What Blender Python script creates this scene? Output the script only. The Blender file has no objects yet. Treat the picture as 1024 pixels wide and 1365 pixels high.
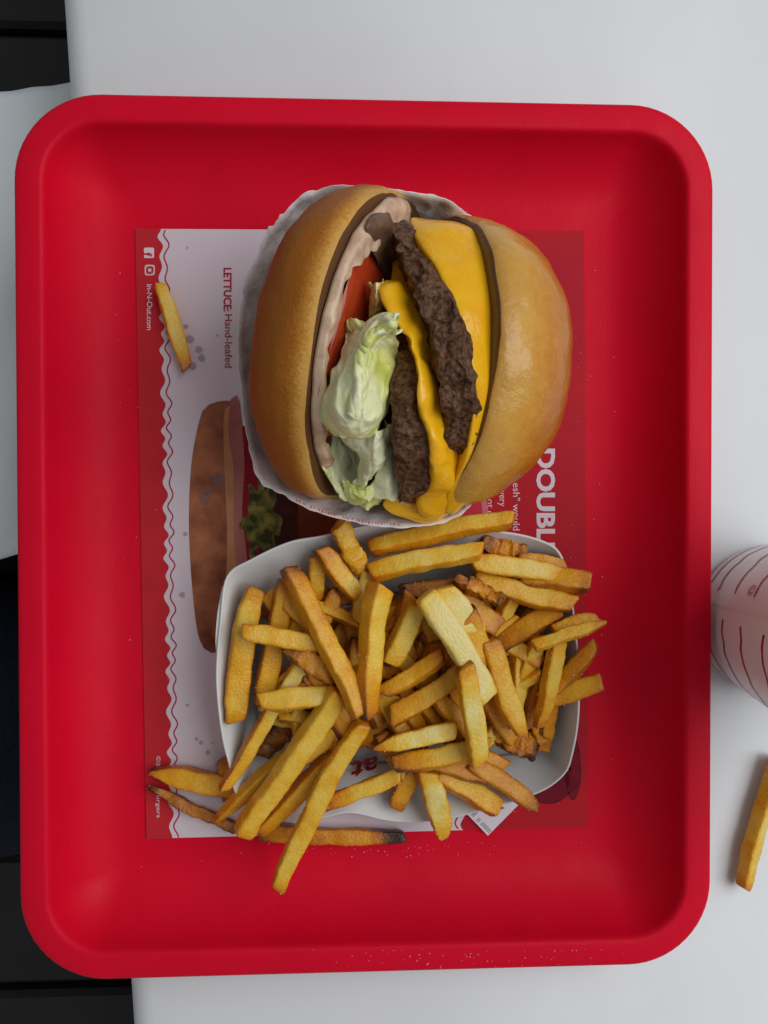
import bpy, math, random
import numpy as np
from mathutils import Vector, Matrix, noise

# ------------------------------------------------------------------ camera, world, lamps, exposure
S = bpy.context.scene
F, CX, CY = 1063.0, 512.0, 682.5            # focal length and centre, in pixels of the 1024 x 1365 photograph
_rv = Vector((-0.01415578, -0.04316895, -0.00233837))
CAMR = Matrix.Rotation(_rv.length, 3, _rv.normalized())
CAMC = Vector((-0.00862247, 0.01554018, 0.34504035))
cd = bpy.data.cameras.new('camera'); cam = bpy.data.objects.new('camera', cd)
S.collection.objects.link(cam); S.camera = cam
cd.sensor_fit = 'VERTICAL'; cd.sensor_height = 24.0; cd.lens = 24.0 * F / 1365.0
cd.clip_start = 0.01; cd.clip_end = 50
cam.matrix_world = Matrix.Translation(CAMC) @ CAMR.to_4x4()

W = bpy.data.worlds.new('World'); S.world = W; W.use_nodes = True
bg = W.node_tree.nodes['Background']
bg.inputs[0].default_value = (0.93, 0.97, 1.0, 1); bg.inputs[1].default_value = 0.24

def area_lamp(name, loc, aim, sx, sy, power, col):
    l = bpy.data.lights.new(name, 'AREA'); l.shape = 'RECTANGLE'; l.size = sx; l.size_y = sy
    l.energy = power; l.color = col
    o = bpy.data.objects.new(name, l); S.collection.objects.link(o)
    o.location = loc
    o.rotation_euler = (Vector(aim) - Vector(loc)).to_track_quat('-Z', 'Y').to_euler()
    return o
area_lamp('window_light', (1.0, 0.25, 1.30), (0, 0, 0), 1.5, 1.3, 20.0, (0.95, 0.98, 1.0))

S.view_settings.view_transform = 'Standard'; S.view_settings.look = 'None'
S.view_settings.exposure = 0.0; S.view_settings.gamma = 1.0
S.cycles.use_denoising = True
S.cycles.max_bounces = 8

# ------------------------------------------------------------------ helpers
random.seed(7)
COL = S.collection

def P(x, y, z):
    """the point at height z (metres) that the photograph shows at pixel x, y"""
    d = CAMR @ Vector(((x - CX) / F, -(y - CY) / F, -1.0))
    return CAMC + d * ((z - CAMC.z) / d.z)

def tag(o, label=None, cat=None, group=None, kind=None):
    if label: o['label'] = label
    if cat: o['category'] = cat
    if group: o['group'] = group
    if kind: o['kind'] = kind
    return o

def mk(name, verts, faces, mat, parent=None, smooth=True, attrs=None):
    me = bpy.data.meshes.new(name)
    me.from_pydata([tuple(v) for v in verts], [], faces)
    if smooth: me.polygons.foreach_set('use_smooth', [True] * len(me.polygons))
    for k, vals in (attrs or {}).items():
        a = me.attributes.new(k, 'FLOAT', 'POINT'); a.data.foreach_set('value', [float(v) for v in vals])
    me.materials.append(mat); me.validate(); me.update()
    o = bpy.data.objects.new(name, me); COL.objects.link(o)
    if parent: o.parent = parent; o.matrix_parent_inverse = parent.matrix_world.inverted()
    return o

def empty(name, loc):
    o = bpy.data.objects.new(name, None); COL.objects.link(o); o.location = loc
    o.empty_display_size = 0.01
    o.matrix_world = Matrix.Translation(loc)
    return o

def cr(p0, p1, p2, p3, t):
    return 0.5 * ((2 * p1) + (-p0 + p2) * t + (2 * p0 - 5 * p1 + 4 * p2 - p3) * t * t + (-p0 + 3 * p1 - 3 * p2 + p3) * t ** 3)

def spline(pts, n, closed=False):
    """n points evenly along a Catmull-Rom curve through pts (any dimension)"""
    A = np.array(pts, float); m = len(A)
    segs = m if closed else m - 1
    dense = []
    for i in range(segs):
        g = lambda k: A[k % m] if closed else A[min(max(k, 0), m - 1)]
        for j in range(12):
            dense.append(cr(g(i - 1), g(i), g(i + 1), g(i + 2), j / 12))
    dense.append(A[0] if closed else A[-1])
    D = np.array(dense)
    L = np.concatenate([[0], np.cumsum(np.linalg.norm(np.diff(D, axis=0), axis=1))])
    t = np.linspace(0, L[-1], n + 1)[:-1] if closed else np.linspace(0, L[-1], n)
    return np.stack([np.interp(t, L, D[:, k]) for k in range(D.shape[1])], 1)

def grid_faces(nr, nc, wrap=False, base=0):
    f = []
    for i in range(nr - 1):
        for j in range(nc if wrap else nc - 1):
            a = base + i * nc + j; b = base + i * nc + (j + 1) % nc
            f.append((a, b, b + nc, a + nc))
    return f

def nz(p, f, s=0.0):
    return noise.noise(Vector((p[0] * f + s, p[1] * f + s * 1.7, p[2] * f - s)))

def fbm(p, f, s=0.0, o=3):
    v, a = 0.0, 1.0
    for k in range(o):
        v += a * nz(p, f, s + k * 7.3); f *= 2.1; a *= 0.5
    return v

# ------------------------------------------------------------------ materials
def mat(name, col, rough=0.5, spec=0.5, var=None, bump=None, sss=0.0, sss_r=(0.004, 0.002, 0.001), coat=0.0, sheen=0.0):
    """var = (second colour, noise scale, detail, low, high); bump = (scale, strength, distance)"""
    m = bpy.data.materials.new(name); m.use_nodes = True
    nt = m.node_tree; b = nt.nodes['Principled BSDF']
    b.inputs['Base Color'].default_value = (*col, 1)
    b.inputs['Roughness'].default_value = rough
    b.inputs['Specular IOR Level'].default_value = spec
    if sss:
        b.inputs['Subsurface Weight'].default_value = sss
        b.inputs['Subsurface Radius'].default_value = sss_r; b.inputs['Subsurface Scale'].default_value = 1.0
    if coat: b.inputs['Coat Weight'].default_value = coat; b.inputs['Coat Roughness'].default_value = 0.16
    if sheen: b.inputs['Sheen Weight'].default_value = sheen
    tc = nt.nodes.new('ShaderNodeTexCoord')
    if var:
        c2, sc, det, lo, hi = var
        n = nt.nodes.new('ShaderNodeTexNoise'); n.inputs['Scale'].default_value = sc; n.inputs['Detail'].default_value = det
        nt.links.new(tc.outputs['Object'], n.inputs['Vector'])
        r = nt.nodes.new('ShaderNodeValToRGB')
        r.color_ramp.elements[0].position = lo; r.color_ramp.elements[0].color = (*col, 1)
        r.color_ramp.elements[1].position = hi; r.color_ramp.elements[1].color = (*c2, 1)
        nt.links.new(n.outputs['Fac'], r.inputs['Fac']); nt.links.new(r.outputs['Color'], b.inputs['Base Color'])
    if bump:
        sc, st, di = bump
        n = nt.nodes.new('ShaderNodeTexNoise'); n.inputs['Scale'].default_value = sc; n.inputs['Detail'].default_value = 4
        nt.links.new(tc.outputs['Object'], n.inputs['Vector'])
        bp = nt.nodes.new('ShaderNodeBump'); bp.inputs['Strength'].default_value = st; bp.inputs['Distance'].default_value = di
        nt.links.new(n.outputs['Fac'], bp.inputs['Height']); nt.links.new(bp.outputs['Normal'], b.inputs['Normal'])
    return m

def attr_mat(name, attr, stops, rough, spec, amount, scale, detail=5, bump=None, sss=0.0, sss_r=(0.004, 0.002, 0.001), coat=0.0, amount2=0.0, scale2=1.0, bump2=None):
    """colour ramp driven by a per-vertex value (how browned, how ripe ...) plus noise"""
    m = mat(name, stops[0][1], rough, spec, bump=bump, sss=sss, sss_r=sss_r, coat=coat)
    nt = m.node_tree; b = nt.nodes['Principled BSDF']
    if bump2:
        first = b.inputs['Normal'].links[0].from_node
        t2 = nt.nodes.new('ShaderNodeTexCoord'); n2 = nt.nodes.new('ShaderNodeTexNoise'); n2.inputs['Scale'].default_value = bump2[0]; n2.inputs['Detail'].default_value = 6; n2.inputs['Distortion'].default_value = 0.8
        b2 = nt.nodes.new('ShaderNodeBump'); b2.inputs['Strength'].default_value = bump2[1]; b2.inputs['Distance'].default_value = bump2[2]
        nt.links.new(t2.outputs['Object'], n2.inputs['Vector']); nt.links.new(n2.outputs['Fac'], b2.inputs['Height']); nt.links.new(first.outputs['Normal'], b2.inputs['Normal']); nt.links.new(b2.outputs['Normal'], b.inputs['Normal'])
        if coat: nt.links.new(b2.outputs['Normal'], b.inputs['Coat Normal'])
    a = nt.nodes.new('ShaderNodeAttribute'); a.attribute_name = attr
    tc = nt.nodes.new('ShaderNodeTexCoord')
    last = a.outputs['Fac']
    for am, sc in ((amount, scale), (amount2, scale2)):
        if not am: continue
        n = nt.nodes.new('ShaderNodeTexNoise'); n.inputs['Scale'].default_value = sc; n.inputs['Detail'].default_value = detail
        nt.links.new(tc.outputs['Object'], n.inputs['Vector'])
        s = nt.nodes.new('ShaderNodeMath'); s.operation = 'SUBTRACT'; s.inputs[1].default_value = 0.5
        nt.links.new(n.outputs['Fac'], s.inputs[0])
        k = nt.nodes.new('ShaderNodeMath'); k.operation = 'MULTIPLY_ADD'; k.inputs[1].default_value = am
        nt.links.new(s.outputs[0], k.inputs[0]); nt.links.new(last, k.inputs[2])
        last = k.outputs[0]
    r = nt.nodes.new('ShaderNodeValToRGB'); el = r.color_ramp.elements
    el[0].position, el[0].color = stops[0][0], (*stops[0][1], 1)
    el[1].position, el[1].color = stops[-1][0], (*stops[-1][1], 1)
    for p_, c_ in stops[1:-1]:
        e = el.new(p_); e.color = (*c_, 1)
    nt.links.new(last, r.inputs['Fac']); nt.links.new(r.outputs['Color'], b.inputs['Base Color'])
    return m

M = {}
M['table'] = mat('white_laminate', (0.74, 0.755, 0.765), 0.42, 0.4, var=((0.70, 0.715, 0.725), 9, 4, 0.35, 0.7), bump=(900, 0.04, 0.0004))
M['tray'] = mat('red_plastic', (0.72, 0.0022, 0.024), 0.50, 0.12, var=((0.66, 0.0020, 0.021), 25, 6, 0.3, 0.75), bump=(1300, 0.2, 0.0006))
def roughness_wear(m, lo, hi, scale):
    nt = m.node_tree; b = nt.nodes['Principled BSDF']
    tc = nt.nodes.new('ShaderNodeTexCoord'); mp = nt.nodes.new('ShaderNodeMapping'); mp.inputs['Scale'].default_value = (1, 0.25, 1); mp.inputs['Rotation'].default_value = (0, 0, 0.5)
    n = nt.nodes.new('ShaderNodeTexNoise'); n.inputs['Scale'].default_value = scale; n.inputs['Detail'].default_value = 8; n.inputs['Roughness'].default_value = 0.7
    r = nt.nodes.new('ShaderNodeMapRange'); r.inputs['From Min'].default_value = 0.3; r.inputs['From Max'].default_value = 0.7; r.inputs['To Min'].default_value = lo; r.inputs['To Max'].default_value = hi
    nt.links.new(tc.outputs['Object'], mp.inputs['Vector']); nt.links.new(mp.outputs['Vector'], n.inputs['Vector']); nt.links.new(n.outputs['Fac'], r.inputs['Value']); nt.links.new(r.outputs['Result'], b.inputs['Roughness'])
roughness_wear(M['tray'], 0.36, 0.62, 40)
roughness_wear(M['table'], 0.32, 0.5, 12)
M['paper'] = mat('liner_paper', (0.70, 0.62, 0.66), 0.55, 0.3, var=((0.66, 0.58, 0.625), 30, 4, 0.3, 0.7), bump=(120, 0.1, 0.0004))
M['ink_red'] = mat('red_ink', (0.55, 0.025, 0.035), 0.55, 0.10, var=((0.50, 0.02, 0.03), 60, 4, 0.3, 0.7))
M['ink_panel'] = mat('red_panel_ink', (0.52, 0.014, 0.020), 0.55, 0.10, var=((0.43, 0.012, 0.028), 40, 4, 0.3, 0.7))
M['ink_line'] = mat('crimson_ink', (0.42, 0.01, 0.05), 0.55, 0.10)
M['ink_white'] = mat('unprinted_white', (0.72, 0.64, 0.68), 0.55, 0.10)
M['ink_bun'] = mat('printed_bun', (0.44, 0.16, 0.075), 0.55, 0.10, var=((0.17, 0.05, 0.03), 75, 12, 0.34, 0.68))
M['ink_bun_rim'] = mat('printed_bun_rim', (0.52, 0.24, 0.11), 0.55, 0.10, var=((0.40, 0.17, 0.08), 90, 6, 0.3, 0.72))
M['ink_sauce'] = mat('printed_sauce', (0.42, 0.16, 0.13), 0.55, 0.10, var=((0.32, 0.10, 0.09), 70, 4, 0.35, 0.7))
M['ink_tomato'] = mat('printed_tomato', (0.30, 0.012, 0.02), 0.55, 0.10, var=((0.20, 0.01, 0.02), 120, 4, 0.35, 0.7))
M['ink_dark'] = mat('printed_patty', (0.055, 0.012, 0.010), 0.55, 0.10, var=((0.09, 0.025, 0.015), 150, 5, 0.4, 0.7))
M['ink_green'] = mat('printed_lettuce', (0.24, 0.21, 0.045), 0.55, 0.10, var=((0.04, 0.045, 0.012), 210, 8, 0.36, 0.6))
M['ink_orange'] = mat('printed_cheese', (0.22, 0.045, 0.012), 0.55, 0.10, var=((0.16, 0.03, 0.012), 80, 5, 0.3, 0.65))
M['ink_maroon'] = mat('printed_maroon', (0.13, 0.006, 0.018), 0.55, 0.10, var=((0.20, 0.01, 0.022), 140, 5, 0.35, 0.65))
M['board'] = mat('white_paperboard', (0.76, 0.755, 0.74), 0.5, 0.35, var=((0.72, 0.715, 0.70), 40, 4, 0.3, 0.7), bump=(500, 0.05, 0.0004))
M['slip'] = mat('receipt_paper', (0.74, 0.70, 0.73), 0.55, 0.3)
M['wrap'] = mat('greaseproof_paper', (0.86, 0.80, 0.79), 0.42, 0.35, var=((0.76, 0.65, 0.64), 55, 5, 0.4, 0.75), bump=(220, 0.5, 0.0016))
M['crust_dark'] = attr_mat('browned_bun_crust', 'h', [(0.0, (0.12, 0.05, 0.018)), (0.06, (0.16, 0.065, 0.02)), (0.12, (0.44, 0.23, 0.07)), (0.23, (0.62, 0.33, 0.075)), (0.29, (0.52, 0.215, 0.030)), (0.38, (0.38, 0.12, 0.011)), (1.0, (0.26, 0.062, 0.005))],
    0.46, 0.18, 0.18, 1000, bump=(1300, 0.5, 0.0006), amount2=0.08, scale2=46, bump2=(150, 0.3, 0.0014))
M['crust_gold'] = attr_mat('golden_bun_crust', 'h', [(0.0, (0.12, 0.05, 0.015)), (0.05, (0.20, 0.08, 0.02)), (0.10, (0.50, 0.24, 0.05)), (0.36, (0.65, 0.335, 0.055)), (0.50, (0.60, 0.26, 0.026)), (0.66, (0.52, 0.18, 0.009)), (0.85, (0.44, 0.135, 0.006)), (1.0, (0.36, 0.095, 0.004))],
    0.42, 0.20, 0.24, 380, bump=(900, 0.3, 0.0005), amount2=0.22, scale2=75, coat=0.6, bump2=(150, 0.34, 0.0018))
M['patty'] = mat('grilled_beef', (0.18, 0.078, 0.036), 0.36, 0.24, var=((0.030, 0.011, 0.005), 600, 9, 0.36, 0.66), bump=(900, 0.8, 0.0012))
M['onion'] = mat('grilled_onion', (0.17, 0.085, 0.05), 0.4, 0.35, var=((0.075, 0.034, 0.02), 190, 5, 0.35, 0.7), bump=(260, 0.4, 0.001))
M['cheese'] = mat('melted_cheese', (0.92, 0.49, 0.010), 0.20, 0.42, var=((0.88, 0.40, 0.006), 90, 4, 0.35, 0.7), bump=(150, 0.4, 0.0018), sss=0.25, sss_r=(0.004, 0.0025, 0.0006))
M['tomato'] = mat('tomato_flesh', (0.50, 0.055, 0.014), 0.20, 0.45, var=((0.44, 0.04, 0.012), 110, 4, 0.35, 0.7), bump=(240, 0.25, 0.001), sss=0.15)
M['sauce'] = mat('pink_spread', (0.66, 0.45, 0.31), 0.28, 0.45, var=((0.42, 0.22, 0.12), 120, 5, 0.45, 0.72), bump=(260, 0.35, 0.0012), sss=0.15)
M['pickle'] = mat('relish_bits', (0.16, 0.13, 0.02), 0.4, 0.5)
M['lettuce'] = attr_mat('iceberg_lettuce', 'g', [(0.0, (0.84, 0.85, 0.52)), (0.35, (0.78, 0.80, 0.32)), (0.65, (0.56, 0.60, 0.11)), (1.0, (0.36, 0.45, 0.05))],
    0.34, 0.4, 0.35, 90, detail=3, bump=(260, 0.6, 0.0014), sss=0.25, sss_r=(0.002, 0.003, 0.001))
FRY_STOPS = [(0.0, (0.82, 0.67, 0.25)), (0.19, (0.82, 0.54, 0.075)), (0.37, (0.77, 0.375, 0.014)), (0.60, (0.60, 0.20, 0.005)), (0.84, (0.24, 0.075, 0.010)), (1.0, (0.055, 0.022, 0.010))]
M['fry'] = attr_mat('fried_potato', 'brown', FRY_STOPS, 0.32, 0.36, 0.32, 190, bump=(800, 0.5, 0.0008), amount2=0.26, scale2=1000, sss=0.12, sss_r=(0.005, 0.0024, 0.0006))
M['cup'] = mat('cup_paper', (0.86, 0.84, 0.84), 0.28, 0.5)
M['napkin'] = mat('napkin_tissue', (0.84, 0.88, 0.90), 0.8, 0.2, bump=(420, 0.5, 0.001))
M['denim'] = mat('navy_denim', (0.010, 0.014, 0.028), 0.85, 0.2, var=((0.005, 0.007, 0.014), 700, 4, 0.4, 0.65), bump=(1600, 0.5, 0.001))
M['slat'] = mat('black_bench', (0.022, 0.021, 0.022), 0.55, 0.35, var=((0.014, 0.013, 0.014), 20, 5, 0.3, 0.7), bump=(120, 0.1, 0.001))
M['salt'] = mat('salt', (0.80, 0.72, 0.68), 0.35, 0.5)
M['spot'] = None
def spot_material():
    m = bpy.data.materials.new('grease_spot'); m.use_nodes = True
    nt = m.node_tree; b = nt.nodes['Principled BSDF']
    b.inputs['Base Color'].default_value = (0.22, 0.16, 0.19, 1); b.inputs['Alpha'].default_value = 0.36
    b.inputs['Roughness'].default_value = 0.35
    return m
M['spot'] = spot_material()

# ------------------------------------------------------------------ bench, table, lap
Z_TABLE = -0.0045
bench = empty('bench', P(40, 680, -0.30))
tag(bench, 'black slatted bench seat in the gap beyond the table edge', 'bench')
def box_verts(x0, x1, y0, y1, z0, z1, c=0.004):
    # a slat with chamfered top edges along its length
    prof = [(y0, z0), (y0, z1 - c), (y0 + c, z1), (y1 - c, z1), (y1, z1 - c), (y1, z0)]
    v = [(x, y, z) for x in (x0, x1) for y, z in prof]
    n = len(prof)
    f = [(i, (i + 1) % n, n + (i + 1) % n, n + i) for i in range(n)]
    f += [tuple(range(n))[::-1], tuple(range(n, 2 * n))]
    return v, f
ya, yb = P(40, 40, -0.28).y, P(40, 1318, -0.28).y
pitch = (ya - yb) / 7
for k in range(-2, 9):
    y1 = ya - k * pitch - 0.003; y0 = y1 - pitch + 0.006
    v, f = box_verts(-0.62, 0.02, y0, y1, -0.31, -0.28)
    mk('slat', v, f, M['slat'], bench, smooth=False)
v, f = box_verts(-0.60, -0.0, yb - 0.3, ya + 0.3, -0.37, -0.317)
mk('seat_frame', v, f, M['slat'], bench, smooth=False)

# table top: rounded left edge swept along the photographed edge line
e0, e1 = P(88, 0, Z_TABLE - 0.012), P(181, 1365, Z_TABLE - 0.012)
dr = (e1 - e0).normalized()
e0 = e0 - dr * 0.4; e1 = e1 + dr * 0.4
inw = Vector((-dr.y, dr.x, 0)); inw = inw if inw.x > 0 else -inw
prof = []
for i in range(13):
    a = math.pi * i / 12
    prof.append((0.012 - 0.012 * math.sin(a), -0.012 - 0.012 * math.cos(a)))
prof = [(0.95, -0.024)] + prof + [(0.03, 0.0), (0.95, 0.0)]
v = []
for e in (e0, e1):
    for d, z in prof:
        q = e + inw * d; v.append((q.x, q.y, Z_TABLE + z))
n = len(prof)
f = [(i, (i + 1) % n, n + (i + 1) % n, n + i) for i in range(n)]
f += [tuple(range(n)), tuple(range(n, 2 * n))[::-1]]
table = mk('table', v, f, M['table'])
tag(table, 'white laminate table top with a rounded edge under the red tray', 'table')

# lap of the seated person: one skinned body from waist to knees
def lap():
    y1, y2 = P(0, 1012, -0.10).y, P(0, 470, -0.12).y
    ym = (y1 + y2) / 2
    V_ = [(-0.55, ym, -0.19), (-0.44, y1, -0.185), (-0.24, y1, -0.195), (-0.02, y1 + 0.01, -0.20), (-0.01, y1 + 0.01, -0.52),
          (-0.44, y2, -0.185), (-0.24, y2, -0.195), (-0.02, y2 - 0.01, -0.20), (-0.01, y2 - 0.01, -0.52)]
    E_ = [(0, 1), (1, 2), (2, 3), (3, 4), (0, 5), (5, 6), (6, 7), (7, 8)]
    R_ = [0.12, 0.10, 0.098, 0.075, 0.055, 0.10, 0.098, 0.075, 0.055]
    me = bpy.data.meshes.new('person'); me.from_pydata(V_, E_, [])
    o = bpy.data.objects.new('person', me); COL.objects.link(o)
    o.modifiers.new('skin', 'SKIN').use_smooth_shade = True
    sv = me.skin_vertices[0].data
    for i, r in enumerate(R_): sv[i].radius = (r, r)
    sv[0].use_root = True
    ss = o.modifiers.new('sub', 'SUBSURF'); ss.levels = ss.render_levels = 3
    me.materials.append(M['denim'])
    return o
o = lap()
me2 = bpy.data.meshes.new_from_object(o.evaluated_get(bpy.context.evaluated_depsgraph_get()))
o.modifiers.clear(); o.data = me2
if not me2.materials: me2.materials.append(M['denim'])
tag(o, 'seated person in dark navy jeans, only the lap showing past the table edge', 'person')

# napkin spread over the lap
rows = []
nr_, nc_ = 60, 40
for i in range(nr_):
    t = i / (nr_ - 1)
    for j in range(nc_):
        s = j / (nc_ - 1)
        x = -330 + s * 520
        ytop = 124 - 0.12 * max(0, x) * (0.6 + 0.4 * min(1, max(0, x) / 60)) + 1.0 * math.sin(x * 0.11)
        ybot = 745 - 0.30 * x * 0.9
        y = ytop + (ybot - ytop) * t
        q = P(x, y, -0.078)
        yc = (t - 0.55)
        zz = -0.083 - 0.035 * yc * yc
        w_ = 0.0050 * fbm((q.x, q.y * 0.35, 0), 30, 3) + 0.0016 * math.sin((x + y * 0.5) * 0.045 + 2 * fbm((q.x, q.y, 0), 12, 9)) * (t > 0.3) 
        q = P(x, y, zz + w_)
        rows.append(q)
nap = mk('paper_napkin', rows, grid_faces(nr_, nc_), M['napkin'])
sm = nap.modifiers.new('thick', 'SOLIDIFY'); sm.thickness = 0.0012; sm.offset = -1
tag(nap, 'crumpled white paper napkin spread over the lap beside the tray', 'napkin')

# ------------------------------------------------------------------ tray
TW, TH = 0.28156, 0.354
def rrect(w, h, r, n=14):
    pts = []
    for cx_, cy_, a0 in ((w / 2 - r, h / 2 - r, 0), (-w / 2 + r, h / 2 - r, 90), (-w / 2 + r, -h / 2 + r, 180), (w / 2 - r, -h / 2 + r, 270)):
        for k in range(n + 1):
            a = math.radians(a0 + 90 * k / n); pts.append((cx_ + r * math.cos(a), cy_ + r * math.sin(a)))
    return pts
top = [(0.0, 0.0155), (0.0, 0.0212), (0.0003, 0.0222), (0.0012, 0.0228), (0.0030, 0.0231), (0.0060, 0.0234), (0.0098, 0.0236), (0.0108, 0.0234),
       (0.0116, 0.0226), (0.0122, 0.0212), (0.0130, 0.0186), (0.0148, 0.0150), (0.0176, 0.0110), (0.0210, 0.0076), (0.0248, 0.0047), (0.0290, 0.0024), (0.0330, 0.0010), (0.038, 0.0002), (0.045, 0.0)]
T_ = 0.0028
bot = [(0.036, -T_), (0.0290, -T_ * 0.9), (0.0235, 0.0010), (0.0185, 0.005), (0.0145, 0.0105), (0.0115, 0.016), (0.0098, 0.0203), (0.0045, 0.0207), (0.0028, 0.0195), (0.0022, 0.0155)]
v, f = [], []
loops = [(d, z) for d, z in reversed(bot)]
prof = [(0.045, 0.0)] + [p for p in reversed(top[:-1])] + [(d, z) for d, z in reversed(bot)]
R0 = 0.0345
for d, z in prof:
    for x, y in rrect(TW - 2 * d, TH - 2 * d, max(R0 - d, 0.006)): v.append((x, y, z))
nl = len(rrect(1, 1, 0.1))
f = grid_faces(len(prof), nl, True)
c0 = len(v); v.append((0, 0, 0.0)); c1 = len(v); v.append((0, 0, -T_))
for j in range(nl):
    f.append((c0, (j + 1) % nl, j)); b0 = (len(prof) - 1) * nl
    f.append((c1, b0 + j, b0 + (j + 1) % nl))
f = [tuple(reversed(q)) for q in f]
tray = mk('serving_tray', v, f, M['tray'])
tag(tray, 'red plastic serving tray with a broad raised rim and rounded corners', 'tray')

# ------------------------------------------------------------------ printed tray liner
ZL = 0.0007
liner = empty('tray_liner', P(480, 700, ZL))
tag(liner, 'white paper tray liner with red borders and a printed burger', 'paper')
cTL, cTR, cBR, cBL = (181, 305), (778, 308), (783, 1102), (196, 1118)
def LP(u, v_, z):     # u, v in 0..1 over the sheet
    a = np.array(cTL) * (1 - u) + np.array(cTR) * u; b = np.array(cBL) * (1 - u) + np.array(cBR) * u
    q = a * (1 - v_) + b * v_
    return P(q[0], q[1], z)
v = []
for zz in (ZL, ZL - 0.00012):
    for i in range(25):
        for j in range(19): v.append(LP(j / 18, i / 24, zz))
f = [q[::-1] for q in grid_faces(25, 19)] + grid_faces(25, 19, base=475)
mk('sheet', v, f, M['paper'], liner)
def flat(name, pts, z, m, parent, smooth=False):
    V_ = [P(x, y, z) for x, y in pts]
    area = sum(V_[i].x * V_[(i + 1) % len(V_)].y - V_[(i + 1) % len(V_)].x * V_[i].y for i in range(len(V_)))
    if area < 0: V_.reverse()
    return mk(name, V_, [tuple(range(len(V_)))], m, parent, smooth)
Z1, Z2, Z3, Z4 = ZL + 0.00012, ZL + 0.00024, ZL + 0.00036, ZL + 0.00048
def wave(y, s=0.0):
    return 2.6 * math.sin(y * 0.25 + 1.3 * math.sin(y * 0.043 + s) + s) + 1.4 * math.sin(y * 0.117 + s * 2)
def band_x(y): return cTL[0] + (cBL[0] - cTL[0]) * (y - 305) / 813.0
ys = np.arange(306.5, 1117.5, 1.5)
flat('red_border', [(band_x(305) - 0.6, 304.4), (band_x(1117) - 0.6, 1118.2)] + [(band_x(y) + 32.5 + wave(y), y) for y in [1118.0] + list(ys[::-1]) + [304.6]], Z1, M['ink_red'], liner)
def ribbon(name, pts, w, z, m, parent):
    A = np.array(pts, float); d = np.gradient(A, axis=0); n_ = np.stack([-d[:, 1], d[:, 0]], 1); n_ /= np.linalg.norm(n_, axis=1)[:, None] + 1e-9
    l, r = A + n_ * w / 2, A - n_ * w / 2
    V_ = [P(x, y, z) for x, y in l] + [P(x, y, z) for x, y in r]
    k = len(A)
    f_ = [(i, i + 1, k + i + 1, k + i) for i in range(k - 1)]
    nrm = (V_[1] - V_[0]).cross(V_[k] - V_[0])
    if nrm.z < 0: f_ = [q[::-1] for q in f_]
    return mk(name, V_, f_, m, parent, False)
ribbon('wavy_line', [(band_x(y) + 40 + wave(y, 0.5), y) for y in ys], 1.7, Z1, M['ink_line'], liner)
px0 = 618
flat('red_panel', [(778.6, 307.4), (783.6, 1102.6)] + [(px0 + wave(y, 1.1), min(y, 1106.6)) for y in np.arange(1107, 306.5, -1.5)], Z1, M['ink_panel'], liner)
ribbon('wavy_line', [(px0 - 8 + wave(y, 1.6), y) for y in np.arange(310, 1106, 1.5)], 1.7, Z1, M['ink_line'], liner)
# printed burger
bun_o = spline([(266, 560), (276, 541), (300, 534), (318, 540), (324, 580), (326, 650), (330, 740), (326, 800), (312, 845), (296, 868), (276, 868), (264, 845), (256, 780), (252, 700), (255, 620)], 60, True)
flat('printed_bun', bun_o, Z1, M['ink_bun'], liner)
rim_o = spline([(300, 545), (310, 543), (314, 600), (314, 680), (316, 760), (308, 820), (296, 850), (300, 800), (303, 720), (300, 640), (298, 580)], 50, True)
flat('printed_bun_rim', rim_o, Z2, M['ink_bun_rim'], liner)
flat('printed_dark', [(340, 560), (400, 600), (402, 760), (330, 830), (330, 700)], Z1 + 0.00004, M['ink_dark'], liner)
flat('printed_cheese', [(398, 660), (450, 665), (470, 760), (396, 800)], Z2, M['ink_orange'], liner)
flat('printed_tomato', spline([(318, 580), (330, 570), (342, 620), (346, 690), (344, 760), (330, 790), (322, 700)], 40, True), Z2, M['ink_tomato'], liner)
flat('printed_sauce', spline([(308, 532), (318, 530), (322, 560), (326, 620), (323, 680), (328, 730), (332, 780), (322, 790), (314, 740), (312, 680), (311, 620), (305, 580)], 50, True), Z3, M['ink_sauce'], liner)
lt = []
for k in range(70):
    a = 2 * math.pi * k / 70
    r = 1 + 0.18 * math.sin(7 * a) + 0.12 * math.sin(13 * a + 1)
    lt.append((349 + 23 * r * math.cos(a) + 4 * math.sin(2 * a), 688 + 50 * r * math.sin(a)))
flat('printed_lettuce', lt, Z3, M['ink_green'], liner)
for (x, y, rx, ry) in ((730, 1040, 36, 32), (764, 1025, 11, 42)):
    flat('printed_disc', [(x + rx * math.cos(a) * (1 + 0.04 * math.sin(5 * a)), y + ry * math.sin(a)) for a in np.linspace(0, 2 * math.pi, 36)[:-1]], Z2, M['ink_maroon'], liner)
flat('printed_ribbon', [(604, 680), (640, 655), (652, 668), (646, 690), (616, 700)], Z2, mat('bright_red_ink', (0.60, 0.012, 0.03), 0.5, 0.3), liner)
flat('printed_ribbon_edge', [(640, 655), (646, 652), (652, 690), (644, 690)], Z3, mat('pink_ink', (0.62, 0.16, 0.18), 0.5, 0.3), liner)
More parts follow.
